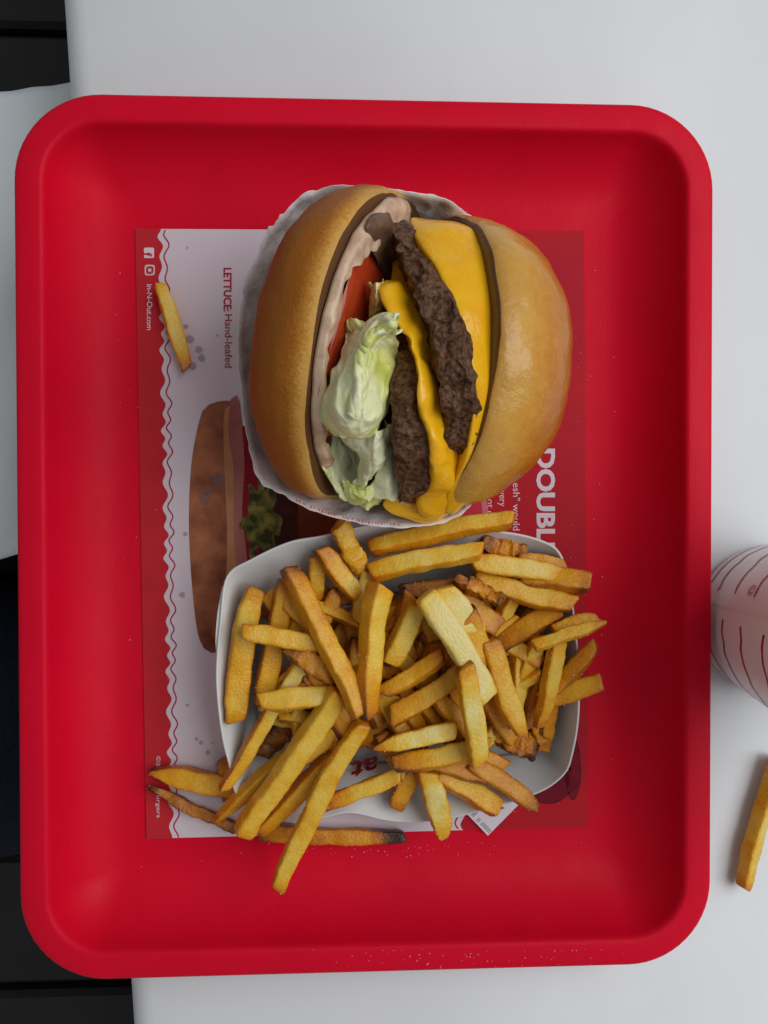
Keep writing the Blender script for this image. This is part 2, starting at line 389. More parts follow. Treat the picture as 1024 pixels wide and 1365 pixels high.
# lettering, reading down the sheet
def text_pts(body, bold=0.0, shear=0.0):
    cu = bpy.data.curves.new('lettering', 'FONT'); cu.body = body; cu.size = 1.0; cu.offset = bold; cu.shear = shear; cu.resolution_u = 3
    o = bpy.data.objects.new('lettering', cu); COL.objects.link(o)
    bpy.context.view_layer.update()
    me = bpy.data.meshes.new_from_object(o.evaluated_get(bpy.context.evaluated_depsgraph_get()))
    bpy.data.objects.remove(o); bpy.data.curves.remove(cu)
    return [tuple(q.co) for q in me.vertices], [tuple(p.vertices) for p in me.polygons]
def print_text(name, body, x0, y0, y1, cap, z, m, parent, bold=0.0, stretch=None, shear=0.0):
    """baseline at pixel column x0, running from row y0 to y1; capitals reach x0 + cap"""
    V_, f_ = text_pts(body, bold, shear)
    xs = [q[0] for q in V_]; a, b = min(xs), max(xs)
    k = cap / 0.72
    sy = (y1 - y0) / (b - a) if y1 else k
    out = [P(x0 + q[1] * k, y0 + (q[0] - a) * sy, z) for q in V_]
    return mk(name, out, f_, m, parent, False)
print_text('lettering', 'LETTUCE:', 298.5, 357, 415, 10.5, Z2, M['ink_line'], liner, bold=0.02)
print_text('lettering', 'Hand-leafed', 300, 419, 490, 10, Z2, M['ink_line'], liner)
print_text('lettering', 'in-N-Out.com', 196, 379, 440, 7.5, Z2, M['ink_white'], liner, bold=0.008)
print_text('lettering', 'T', 717, 364, 386, 22, Z2, M['ink_white'], liner, bold=0.035)
print_text('lettering', 'DOUBLE', 716.5, 598, 741, 23.5, Z2, M['ink_white'], liner, bold=0.035)
print_text('lettering', 'esh" would', 684, 644, 707, 9.5, Z2, M['ink_white'], liner)
print_text('lettering', 'very', 666, 654, 675, 9.5, Z2, M['ink_white'], liner)
print_text('lettering', 'not c', 649.5, 659, 686, 9.5, Z2, M['ink_white'], liner)
print_text('lettering', '©201', 208.5, 1008, 1030, 5.5, Z2, M['ink_white'], liner)
print_text('lettering', 'Burgers', 209, 1054, 1090, 5.5, Z2, M['ink_white'], liner)
def rsq(x0, y0, x1, y1, r):
    pts = []
    for cx_, cy_, a0 in ((x1 - r, y0 + r, -90), (x1 - r, y1 - r, 0), (x0 + r, y1 - r, 90), (x0 + r, y0 + r, 180)):
        for k in range(5):
            a = math.radians(a0 + 90 * k / 4); pts.append((cx_ + r * math.cos(a), cy_ + r * math.sin(a)))
    return pts
flat('icon_square', rsq(192, 330, 205.5, 344, 2), Z2, M['ink_white'], liner)
print_text('icon_letter', 'f', 191.8, 336.5, 342, 11, Z3, M['ink_red'], liner, bold=0.03)
flat('icon_square', rsq(193, 353, 206.5, 367, 3.2), Z2, M['ink_white'], liner)
def ring(cx_, cy_, r0, r1, z, m, n=24):
    V_ = [P(cx_ + r * math.cos(a), cy_ - r * math.sin(a), z) for r in (r0, r1) for a in np.linspace(0, 2 * math.pi, n + 1)[:-1]]
    mk('icon_ring', V_, [(i, n + i, n + (i + 1) % n, (i + 1) % n) for i in range(n)], m, liner, False)
ring(199.8, 360, 2.3, 4.2, Z3, M['ink_red'])
sq0, sq1 = rsq(194.8, 354.8, 204.8, 365.2, 2.4), rsq(196, 356, 203.6, 364, 1.8)
V_ = [P(x, y, Z3) for x, y in sq0 + sq1]; n = len(sq0)
mk('icon_frame', V_, [(i, n + i, n + (i + 1) % n, (i + 1) % n) for i in range(n)], M['ink_red'], liner, False)
# grease spots soaked into the sheet
rs = random.Random(3)
for (x, y, r) in [(248, 435, 3.5), (253, 452, 5.5), (265, 466, 5), (269, 477, 5), (257, 488, 5), (250, 330, 1.8), (290, 447, 2), (291, 640, 9), (273, 665, 8), (277, 655, 6), (243, 793, 4), (247, 712, 3),
                  (262, 985, 2.4), (268, 990, 3), (277, 1003, 3.2), (283, 990, 1.6), (250, 940, 2)]:
    flat('grease_spot', [(x + r * math.cos(a) * (1 + 0.12 * math.sin(3 * a + x)), y + r * math.sin(a) * (1 + 0.1 * math.sin(2 * a + y))) for a in np.linspace(0, 2 * math.pi, 24)[:-1]], Z4, M['spot'], liner)

# receipt corner sticking out under the boat
slip = empty('receipt', P(650, 1080, 0.002))
tag(slip, 'corner of a white printed slip sticking out below the fry boat', 'receipt')
V_ = [P(x, y, 0.0026) for x, y in ((606, 1068), (650.5, 1114), (696, 1068), (655, 1022))]
V_ += [q - Vector((0, 0, 0.00012)) for q in V_]
mk('sheet', V_, [(0, 1, 2, 3), (7, 6, 5, 4), (0, 4, 5, 1), (1, 5, 6, 2), (2, 6, 7, 3), (3, 7, 4, 0)], M['slip'], slip, False)
ink_grey = mat('grey_ink', (0.22, 0.17, 0.22), 0.6, 0.2)
dx_, dy_ = 44.5 / 64, 46 / 64
for k in range(22):
    a = 8 + k * 2.5
    if k in (10, 11, 14): continue
    x, y = 606 + a * dx_ + 3.2, 1068 + a * dy_ - 1.0
    L_ = 9 if k < 10 else 5.5
    ribbon('printed_mark', [(x, y), (x + L_ * 0.5 * dy_, y - L_ * 0.5 * dx_), (x + L_ * dy_, y - L_ * dx_)], 0.8, 0.00278, ink_grey, slip)
for (x, y) in ((660, 1081), (664, 1077), (668, 1079)):
    ribbon('printed_mark', [(x, y), (x + 2, y - 3), (x + 4, y - 1)], 1.6, 0.00278, M['ink_line'], slip)

# ------------------------------------------------------------------ burger
burger = empty('cheeseburger', P(545, 480, 0.01))
tag(burger, 'double cheeseburger on its edge in paper, layers facing up', 'burger')

def make_bun(name, rim_px, zt, tilt, yaw, side, R, H, m, seed, p, q, lean=20, sq=2.0):
    ty = math.radians(yaw)
    out = Vector((side * math.cos(math.radians(tilt)), 0, -math.sin(math.radians(tilt))))
    up = Vector((side * math.sin(math.radians(tilt)), 0, math.cos(math.radians(tilt))))
    Rz = Matrix.Rotation(ty, 3, 'Z')
    Rx = Matrix.Rotation(math.radians(lean), 3, 'X')
    out, up = Rx @ (Rz @ out), Rx @ (Rz @ up)
    vv = out.cross(up)
    Ct = P(*rim_px, zt) - up * R
    V_, hh = [], []
    nu, nv = 64, 96
    prof = []
    for i in range(40):                                # pole to widest
        t = (i + 0.6) / 40 * math.pi / 2
        prof.append((math.sin(t) ** (2 / p), 0.13 + 0.87 * math.cos(t) ** (2 / q)))
    for i in range(1, 13):                             # under-roll to the cut
        t = i / 12 * math.pi / 2
        prof.append((1 - 0.035 * (1 - math.cos(t)) - 0.005 * i / 12, 0.13 * (1 - math.sin(t))))
    for r in (0.952, 0.93, 0.84, 0.7, 0.5, 0.3, 0.12): prof.append((r, -0.01 - 0.02 * (0.9 - r)))
    for (r, h) in prof:
        for j in range(nv):
            a = 2 * math.pi * j / nv
            wob = (abs(math.cos(a)) ** sq + abs(math.sin(a)) ** sq) ** (-1 / sq) * (1 + 0.022 * nz((math.cos(a), math.sin(a), seed), 1.5, seed) + 0.008 * nz((math.cos(a), math.sin(a), seed), 5, seed))
            pt = Ct + (up * math.cos(a) + vv * math.sin(a)) * (r * R * wob) + out * (h * H * (1 + 0.04 * nz((r * math.cos(a), r * math.sin(a), seed), 2.2, seed)))
            d = 0.0011 * fbm(pt, 45, seed) + 0.0003 * fbm(pt, 240, seed)
            pt = pt + (up * math.cos(a) * r + vv * math.sin(a) * r + out * h).normalized() * d
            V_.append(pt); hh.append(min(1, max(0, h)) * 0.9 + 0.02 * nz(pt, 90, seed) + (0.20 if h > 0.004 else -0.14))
    n_ = len(prof)
    f_ = grid_faces(n_, nv, True)
    c = len(V_); V_.append(Ct + out * H); hh.append(0.9)
    c2 = len(V_); V_.append(Ct - out * 0.0005); hh.append(0.0)
    for j in range(nv):
        f_.append((c, (j + 1) % nv, j)); b0 = (n_ - 1) * nv
        f_.append((c2, b0 + j, b0 + (j + 1) % nv))
    o = mk(name, V_, f_, m, burger, True, {'h': hh})
    return Ct, up, vv, out, R
LB = make_bun('bottom_bun', (409, 492), 0.097, 25, -7, -1, 0.0565, 0.034, M['crust_dark'], 3.1, 3.1, 2.3, 20, 2.3)
burger.children[-1]['label'] = 'browned bottom bun with a pale edge'
RB = make_bun('top_bun', (667, 474), 0.097, 18, -6, 1, 0.0545, 0.047, M['crust_gold'], 8.4, 2.35, 2.1, 5)
burger.children[-1]['label'] = 'shiny golden top bun'

APEX = P(556, 462, 0.018)
def slab(name, ctrl, m, bulge, depth, amp, freq, seed, nrow=90, ncap=14, nside=8, amp2=0.0, freq2=1.0, lab=None):
    """ctrl rows: (y, x left, x right, z left, z right) in pixels and millimetres; the layer runs down into the burger"""
    A = spline([(c[0], c[1], c[2], c[3], c[4] if len(c) > 4 else c[3]) for c in ctrl], nrow)
    V_ = []
    for (y, xl, xr, zl, zr) in A:
        PL, PR = P(xl, y, zl / 1000), P(xr, y, zr / 1000)
        mid = (PL + PR) / 2
        D = Vector((APEX.x - mid.x, (APEX.y - mid.y) * 0.75, APEX.z - mid.z)); D = D * min(1.0, depth / D.length)
        up_ = -D.normalized(); wid = (PR - PL).length
        sec = []
        for k in range(nside): sec.append(PL + D * (1 - k / nside))
        for k in range(ncap + 1):
            t = k / ncap; s = 0.5 - 0.5 * math.cos(math.pi * t)
            sec.append(PL.lerp(PR, s) + up_ * (bulge * wid * math.sin(math.pi * t)))
        for k in range(1, nside + 1): sec.append(PR + D * (k / nside))
        V_ += sec
    nc = nside * 2 + ncap + 1
    out = []
    for q in V_:
        w_ = noise.noise_vector(Vector(q) * freq + Vector((seed, seed, seed))) * amp
        if amp2: w_ += noise.noise_vector(Vector(q) * freq2 + Vector((seed, 0, seed))) * amp2
        out.append(q + w_)
    f_ = grid_faces(nrow, nc, True)
    f_.append(tuple(range(nc))[::-1]); f_.append(tuple(range((nrow - 1) * nc, nrow * nc)))
    f_ = [q[::-1] for q in f_]
    o = mk(name, out, f_, m, burger)
    if lab: o['label'] = lab
    return o
slab('patty', [(287, 522, 532, 60), (300, 518, 550, 72), (330, 529, 563, 83), (370, 546, 592, 91), (420, 563, 614, 96), (470, 578, 630, 99), (520, 588, 636, 97), (570, 594, 636, 89), (600, 600, 630, 80), (618, 606, 614, 68)],
     M['patty'], 0.16, 0.06, 0.0025, 150, 2.0, nrow=230, ncap=40, nside=14, amp2=0.0010, freq2=400, lab='beef patty next to the top bun')
slab('cheese_slice', [(292, 546, 566, 70, 57), (305, 548, 630, 77, 68), (325, 560, 652, 83, 72), (360, 583, 668, 90, 77), (420, 609, 676, 95, 81), (480, 627, 676, 97, 82), (540, 633, 670, 94, 79), (590, 627, 654, 87, 74), (630, 610, 640, 77, 65), (662, 597, 624, 66, 56), (684, 594, 608, 56, 50)],
     M['cheese'], 0.10, 0.05, 0.0016, 60, 5.0, nrow=100, lab='melted cheese slice next to the top bun')
slab('patty', [(345, 504, 520, 52), (400, 503, 528, 66), (432, 512, 545, 78), (460, 524, 558, 86), (490, 524, 562, 90), (530, 522, 568, 91), (570, 523, 576, 88), (610, 526, 580, 82), (645, 531, 573, 73), (668, 538, 558, 62)],
     M['patty'], 0.16, 0.055, 0.0025, 150, 9.0, nrow=230, ncap=40, nside=14, amp2=0.0010, freq2=400, lab='beef patty next to the lettuce')
slab('cheese_slice', [(325, 523, 541, 58, 56), (350, 519, 545, 66, 64), (370, 514, 548, 79, 72), (385, 506, 558, 86, 76), (415, 518, 574, 92, 80), (450, 541, 582, 96, 84), (490, 553, 586, 97, 85), (520, 557, 591, 96, 84), (550, 562, 601, 94, 80), (590, 571, 609, 90, 74), (625, 573, 612, 83, 68), (652, 574, 607, 72, 62), (672, 556, 602, 63, 53), (690, 560, 588, 53, 47)],
     M['cheese'], 0.22, 0.05, 0.0024, 85, 7.0, nrow=120, amp2=0.0007, freq2=260, lab='melted cheese slice between the patties')
slab('cheese_drip', [(662, 520, 545, 60, 58), (672, 512, 560, 58, 58), (682, 522, 585, 57, 55), (690, 545, 590, 54, 52), (697, 562, 580, 50, 48)],
     M['cheese'], 0.10, 0.03, 0.0012, 80, 4.0, nrow=40)
slab('tomato_slice', [(312, 502, 516, 78, 60), (335, 484, 511, 88, 66), (370, 465, 498, 94, 70), (420, 450, 484, 95, 74), (460, 438, 474, 96, 76), (500, 430, 460, 95, 78), (540, 424, 452, 90, 80), (580, 432, 450, 80, 72)],
     M['tomato'], 0.05, 0.05, 0.001, 70, 3.0, nrow=80)
slab('grilled_onion', [(284, 499, 516, 84, 78), (292, 490, 522, 90, 82), (308, 486, 524, 92, 82), (322, 490, 520, 89, 79), (334, 498, 515, 82, 74)],
     M['onion'], 0.15, 0.03, 0.0014, 120, 6.0, nrow=40)
# pink spread on the cut face of the bottom bun
C_, u_, v_, n_, R_ = LB
V_ = []; nr_, nc_ = 26, 90
for i in range(nr_):
    for j in range(nc_):
        a = math.radians(-42 + 137 * j / (nc_ - 1)); t = i / (nr_ - 1)
        d = u_ * math.cos(a) + v_ * math.sin(a)
        e = 0.945 + 0.02 * nz((a * 2, 0, 0), 1.0, 4) + 0.012 * nz((a * 7, 0, 0), 1.0, 5)
        ri = 0.885 + 0.07 * nz((a * 3.3, 1, 0), 1.0, 2) + 0.05 * nz((a * 11, 1, 0), 1.0, 6) - 0.15 * min(1, max(0, (math.degrees(a) - 38) / 26))
        r = R_ * (ri + (e - ri) * t)
        th = 0.0026 * math.sin(math.pi * min(1, (1 - t) * 3.2) * 0.5) ** 0.6
        q = C_ + d * r - n_ * (th + 0.0008)
        q = q - n_ * (0.0013 * max(0, fbm(q, 90, 2)) + 0.0006 * nz(q, 260, 8)) * min(1, (1 - t) * 5)
        V_.append(q)
spread = mk('sauce', V_, grid_faces(nr_, nc_), M['sauce'], burger)
sm = spread.modifiers.new('thick', 'SOLIDIFY'); sm.thickness = 0.0012; sm.offset = 0

def patch(name, ctrl, m, amp, freq, seed, n=44, thick=0.0007, g0=0.2, parent=burger, ridge=0.0, lab=None):
    A = np.array(ctrl, float)
    rows_ = np.stack([spline(A[i], n) for i in range(A.shape[0])])
    full = np.stack([spline(rows_[:, j], n) for j in range(n)], 1)
    V_, g = [], []
    for i in range(n):
        for j in range(n):
            x, y, z = full[i, j]
            q = P(x, y, z / 1000)
            ed = min(i, j, n - 1 - i, n - 1 - j) / n
            w_ = noise.noise_vector(q * freq + Vector((seed, 0, seed))) * amp + noise.noise_vector(q * freq * 2.7 + Vector((0, seed, 0))) * amp * 0.55
            qs = Vector((q.x * 1.5 + q.y * 0.3, q.y * 0.55, q.z))
            rd = (0.6 - abs(nz(qs, freq * 0.9, seed + 3)) * 2.4) * ridge + (0.5 - abs(nz(qs, freq * 2.4, seed + 5)) * 2.2) * ridge * 0.55
            if ed < 0.02: w_ += noise.noise_vector(q * 300) * 0.0012
            q2 = q + w_ + Vector((0, 0, rd))
            V_.append(q2)
            g.append(g0 + 0.9 * max(0, nz(q, 70, seed)) - 0.6 * max(0, rd / (ridge + 1e-9)) * 0.3 + (0.12 if ed < 0.05 else 0))
    f_ = [q[::-1] for q in grid_faces(n, n)]
    o = mk(name, V_, f_, m, parent, True, {'g': g})
    s_ = o.modifiers.new('thick', 'SOLIDIFY'); s_.thickness = thick; s_.offset = -1
    if lab: o['label'] = lab
    return o
LE = M['lettuce']
patch('lettuce_leaf', [[(418, 566, 72), (440, 573, 69), (465, 590, 62), (482, 600, 58)], [(424, 600, 73), (445, 610, 64), (465, 620, 58), (484, 625, 55)], [(438, 635, 70), (455, 645, 62), (470, 650, 58), (487, 650, 54)], [(452, 662, 63), (465, 668, 60), (478, 672, 57), (492, 670, 53)]],
      LE, 0.0012, 90, 1.0, g0=0.02, ridge=0.001)
patch('lettuce_leaf', [[(514, 560, 74), (522, 566, 73), (533, 568, 68)], [(508, 600, 73), (522, 604, 72), (535, 600, 66)], [(500, 635, 70), (518, 640, 71), (541, 635, 63)], [(486, 662, 62), (514, 669, 64), (547, 666, 56)]],
      LE, 0.001, 80, 2.0, g0=-0.02, ridge=0.0006)
patch('lettuce_leaf', [[(455, 640, 66), (470, 650, 67), (490, 652, 66), (507, 640, 62)], [(460, 658, 63), (475, 664, 66), (490, 666, 64), (503, 658, 60)], [(462, 672, 56), (478, 677, 58), (492, 677, 57), (506, 668, 52)]],
      LE, 0.0018, 150, 3.0, g0=0.28, ridge=0.0012)
patch('lettuce_leaf', [[(445, 570, 80), (480, 578, 85), (510, 573, 86), (526, 563, 79)], [(452, 588, 76), (485, 600, 82), (508, 596, 82), (523, 588, 75)], [(480, 612, 72), (492, 620, 78), (506, 618, 78), (517, 608, 71)], [(468, 646, 64), (480, 650, 69), (493, 641, 69), (505, 630, 66)]],
      LE, 0.0013, 110, 4.0, g0=0.05, ridge=0.0014)
patch('lettuce_leaf', [[(470, 442, 82), (488, 429, 90), (510, 421, 95), (529, 423, 93), (533, 436, 86)],
                       [(456, 468, 90), (480, 447, 100), (499, 438, 105), (519, 441, 103), (530, 449, 90)],
                       [(444, 490, 92), (468, 478, 102), (487, 470, 106), (507, 466, 93), (528, 472, 88)],
                       [(434, 515, 93), (462, 508, 102), (483, 505, 105), (506, 505, 96), (523, 510, 87)],
                       [(426, 535, 92), (455, 538, 102), (478, 540, 102), (501, 538, 98), (518, 540, 85)],
                       [(421, 553, 88), (448, 562, 98), (474, 567, 98), (498, 562, 95), (514, 560, 83)],
                       [(430, 566, 80), (452, 579, 87), (475, 584, 89), (497, 581, 87), (510, 573, 78)]],
      LE, 0.0015, 80, 5.0, n=110, g0=0.10, ridge=0.0018, lab='crumpled pale green lettuce leaf')
patch('lettuce_leaf', [[(492, 380, 82), (499, 377, 87), (512, 370, 86)], [(494, 400, 82), (504, 400, 88), (516, 391, 84)], [(489, 422, 77), (499, 422, 82), (509, 413, 78)]],
      LE, 0.0012, 200, 6.0, n=24, g0=0.3, ridge=0.001)
patch('lettuce_leaf', [[(460, 430, 88), (472, 424, 92), (484, 430, 92)], [(462, 438, 88), (474, 434, 93), (484, 440, 92)], [(466, 446, 86), (476, 444, 90), (486, 450, 90)]],
      LE, 0.001, 200, 7.0, n=20, g0=0.25, ridge=0.001)

fold = []
for (x, y, w, ang) in ((470, 556, 13, 5), (477, 520, 14, 8), (482, 485, 14, 10), (490, 456, 13, 25), (505, 438, 12, 55), (520, 433, 11, 75), (531, 433, 8, 80)):
    ca_, sa_ = math.cos(math.radians(ang)), math.sin(math.radians(ang))
    fold.append([(x + k * w * ca_, y + k * w * sa_, 99 + dz) for k, dz in ((-1.0, -4), (-0.45, 5), (0.3, 6), (0.85, -1), (0.9, -8))])
patch('lettuce_leaf', fold, LE, 0.0012, 130, 12.0, n=60, g0=0.10, ridge=0.0018)
# paper wrapper: a flared pocket around the lower half
rim = [(402, 262, 58), (382, 281, 57), (352, 318, 56), (332, 358, 55), (322, 400, 54), (318, 450, 54), (319, 505, 53), (325, 560, 52), (334, 605, 50), (345, 641, 50), (372, 658, 52), (404, 674, 54), (440, 688, 55), (480, 698, 55), (520, 703, 54), (565, 702, 52), (600, 693, 50), (622, 680, 48), (640, 652, 40),
       (680, 580, 36), (700, 470, 36), (690, 370, 38), (640, 300, 46), (594, 266, 58), (560, 258, 62), (520, 252, 63), (480, 248, 62), (450, 247, 60), (425, 252, 58)]
N_ = 260
rl = spline(rim, N_, True)
cx0, cy0 = 530, 478
loops_ = []
WT = (0.0, 0.03, 0.06, 0.10, 0.14, 0.19, 0.25, 0.32, 0.42, 0.6, 0.8, 0.93, 1.0)
for t in WT:
    row = []
    for k, (x, y, z) in enumerate(rl):
        q = P(x, y, z / 1000)
        a = math.atan2(y - cy0, x - cx0)
        base = P(cx0 + 95 * math.cos(a), cy0 + 120 * math.sin(a), 0.0025)
        w_ = q.lerp(base, t ** 0.9); w_.z = q.z + (0.0022 - q.z) * (t ** 0.8)
        cru = (0.0010 if t < 0.05 else 0.0022) * math.sin(math.pi * min(1, t * 1.2 + 0.12)) 
        w_ += noise.noise_vector(w_ * 70) * cru
        cz = (0.5 - abs(nz(w_, 95, 3)) * 2.4) * 0.0016 + (0.5 - abs(nz(w_, 230, 6)) * 2.4) * 0.0008
        w_ += (base - q).normalized().cross(Vector((-math.sin(a), -math.cos(a), 0))) * cz * min(1.0, t * 9)
        if t == 0.0:
            jag = 0.0009 * nz((k * 0.5, 0, 0), 1.0, 2) + (0.0016 * nz((k * 0.83, 0, 0), 1.0, 5) + 0.0012 * nz((k * 0.21, 0, 0), 1.0, 9) if (x < 420 and y < 420) else 0)
            w_ += (q - base).normalized() * jag
        row.append(w_)
    loops_ += row
V_ = loops_; f_ = grid_faces(len(WT), N_, True)
c = len(V_); V_.append(P(cx0, cy0, 0.0022))
for j in range(N_): f_.append((c, (len(WT) - 1) * N_ + (j + 1) % N_, (len(WT) - 1) * N_ + j))
wrapper = mk('burger_wrapper', V_, f_, M['wrap'])
sm = wrapper.modifiers.new('thick', 'SOLIDIFY'); sm.thickness = 0.00025; sm.offset = 0
tag(wrapper, 'pale greaseproof paper wrapper with a ragged edge holding the burger', 'wrapper')
# lettering along the lower lip of the wrapper
V0, f0 = text_pts("its paper wrapper its", 0.0)
xs = [q[0] for q in V0]; a0, b0 = min(xs), max(xs)
path = spline([(394, 668, 55.5), (404, 672, 56), (440, 686, 57), (480, 695.5, 57), (520, 700, 56), (535, 701, 55.5)], 200)
out = []
for q in V0:
    t = (q[0] - a0) / (b0 - a0) * 198; i = int(t); fr = t - i
    c = path[i] * (1 - fr) + path[i + 1] * fr
    d = path[i + 1] - path[i]; nn = np.array([d[1], -d[0]]); nn = nn / np.linalg.norm(nn)
    out.append(P(c[0] + nn[0] * q[1] * 5.5, c[1] + nn[1] * q[1] * 5.5, c[2] / 1000))
mk('lettering', out, f0, M['ink_line'], wrapper, False)

# ------------------------------------------------------------------ paper boat
boat_pts = [(302, 768, 32, 345, 815), (335, 745, 33, 370, 806), (385, 722, 34, 410, 800), (432, 713, 34, 445, 797), (487, 700, 34, 490, 793), (530, 695, 34, 535, 790), (580, 698, 34, 585, 787),
    (630, 704, 34, 630, 785), (690, 711, 34, 680, 785), (730, 723, 34, 712, 789), (747, 737, 34, 722, 797), (757, 765, 33, 726, 820), (765, 810, 32, 728, 850), (771, 870, 31, 730, 890), (773, 930, 30, 731, 930),
    (770, 975, 28, 731, 970), (763, 1008, 25, 731, 990), (755, 1030, 22, 728, 998), (733, 1050, 20, 705, 1003), (700, 1064, 19, 680, 1006), (655, 1076, 18, 640, 1010), (610, 1089, 17, 600, 1013), (560, 1096, 16, 555, 1015),
    (515, 1094, 16, 510, 1017), (467, 1084, 17, 465, 1018), (430, 1091, 16, 430, 1019), (395, 1094, 16, 400, 1019), (350, 1083, 17, 375, 1017), (315, 1060, 20, 354, 1010), (304, 1018, 25, 345, 1000),
    (296, 985, 28, 342, 980), (289, 930, 31, 340, 945), (288, 885, 32, 340, 905), (293, 825, 32, 342, 862)]
N_ = 204
bl = spline(boat_pts, N_, True)
boat = empty('fry_boat', P(530, 900, 0.001))
tag(boat, 'white paperboard boat full of fries below the burger', 'food tray')
V_ = []
for t in (0, 0.02, 0.3, 0.6, 0.85, 0.95, 1.0):
    for (x, y, z, fx, fy) in bl:
        q, b_ = P(x, y, z / 1000), P(fx, fy, 0.0032)
        w_ = q.lerp(b_, t)
        w_.z = b_.z + (q.z - b_.z) * (1 - t) ** 1.05
        V_.append(w_ + Vector((0, 0, 0.0006 * nz(w_, 60, 2))))
f_ = grid_faces(7, N_, True)
c = len(V_); V_.append(P(535, 900, 0.0030))
for j in range(N_): f_.append((c, 6 * N_ + (j + 1) % N_, 6 * N_ + j))
body = mk('boat_body', V_, f_, M['board'], boat)
sm = body.modifiers.new('thick', 'SOLIDIFY'); sm.thickness = 0.0007; sm.offset = -1
def strip3(name, pts, w, m, parent):    # thin folded edge along pixel/height points
    A = spline(pts, 24); V_ = []
    for i, (x, y, z) in enumerate(A):
        d = A[min(i + 1, 23)] - A[max(i - 1, 0)]; nn = np.array([-d[1], d[0]]); nn /= np.linalg.norm(nn) + 1e-9
        for s_ in (-1, 1): V_.append(P(x + nn[0] * w * s_ / 2, y + nn[1] * w * s_ / 2, z / 1000))
    o = mk(name, V_, [(2 * i, 2 * i + 1, 2 * i + 3, 2 * i + 2) for i in range(23)], m, parent, False)
    s_ = o.modifiers.new('thick', 'SOLIDIFY'); s_.thickness = 0.0004; s_.offset = 0
strip3('fold_tab', [(300, 782, 29.5), (294, 815, 31), (291, 850, 31), (292, 872, 30)], 7, M['board'], boat)
strip3('fold_crease', [(731, 1000, 5.2), (740, 1010, 9.5), (748, 1020, 15), (754, 1029, 20.5)], 1.3, M['board'], boat)
V0, f0 = text_pts('at', 0.02, 0.3)
xs = [q[0] for q in V0]; a0 = min(xs)
ca, sa = math.cos(math.radians(-14)), math.sin(math.radians(-14))
out = []
for q in V0:
    lx, ly = -(q[0] - a0) * 46, q[1] * 34
    x, y = 503 + lx * ca - ly * sa, 1008 + lx * sa + ly * ca
    out.append(P(x, y, 0.0058 + max(0, (y - 1018)) * 0.00019))
mk('lettering', out, f0, mat('dark_red_ink', (0.28, 0.008, 0.015), 0.5, 0.3), boat, False)

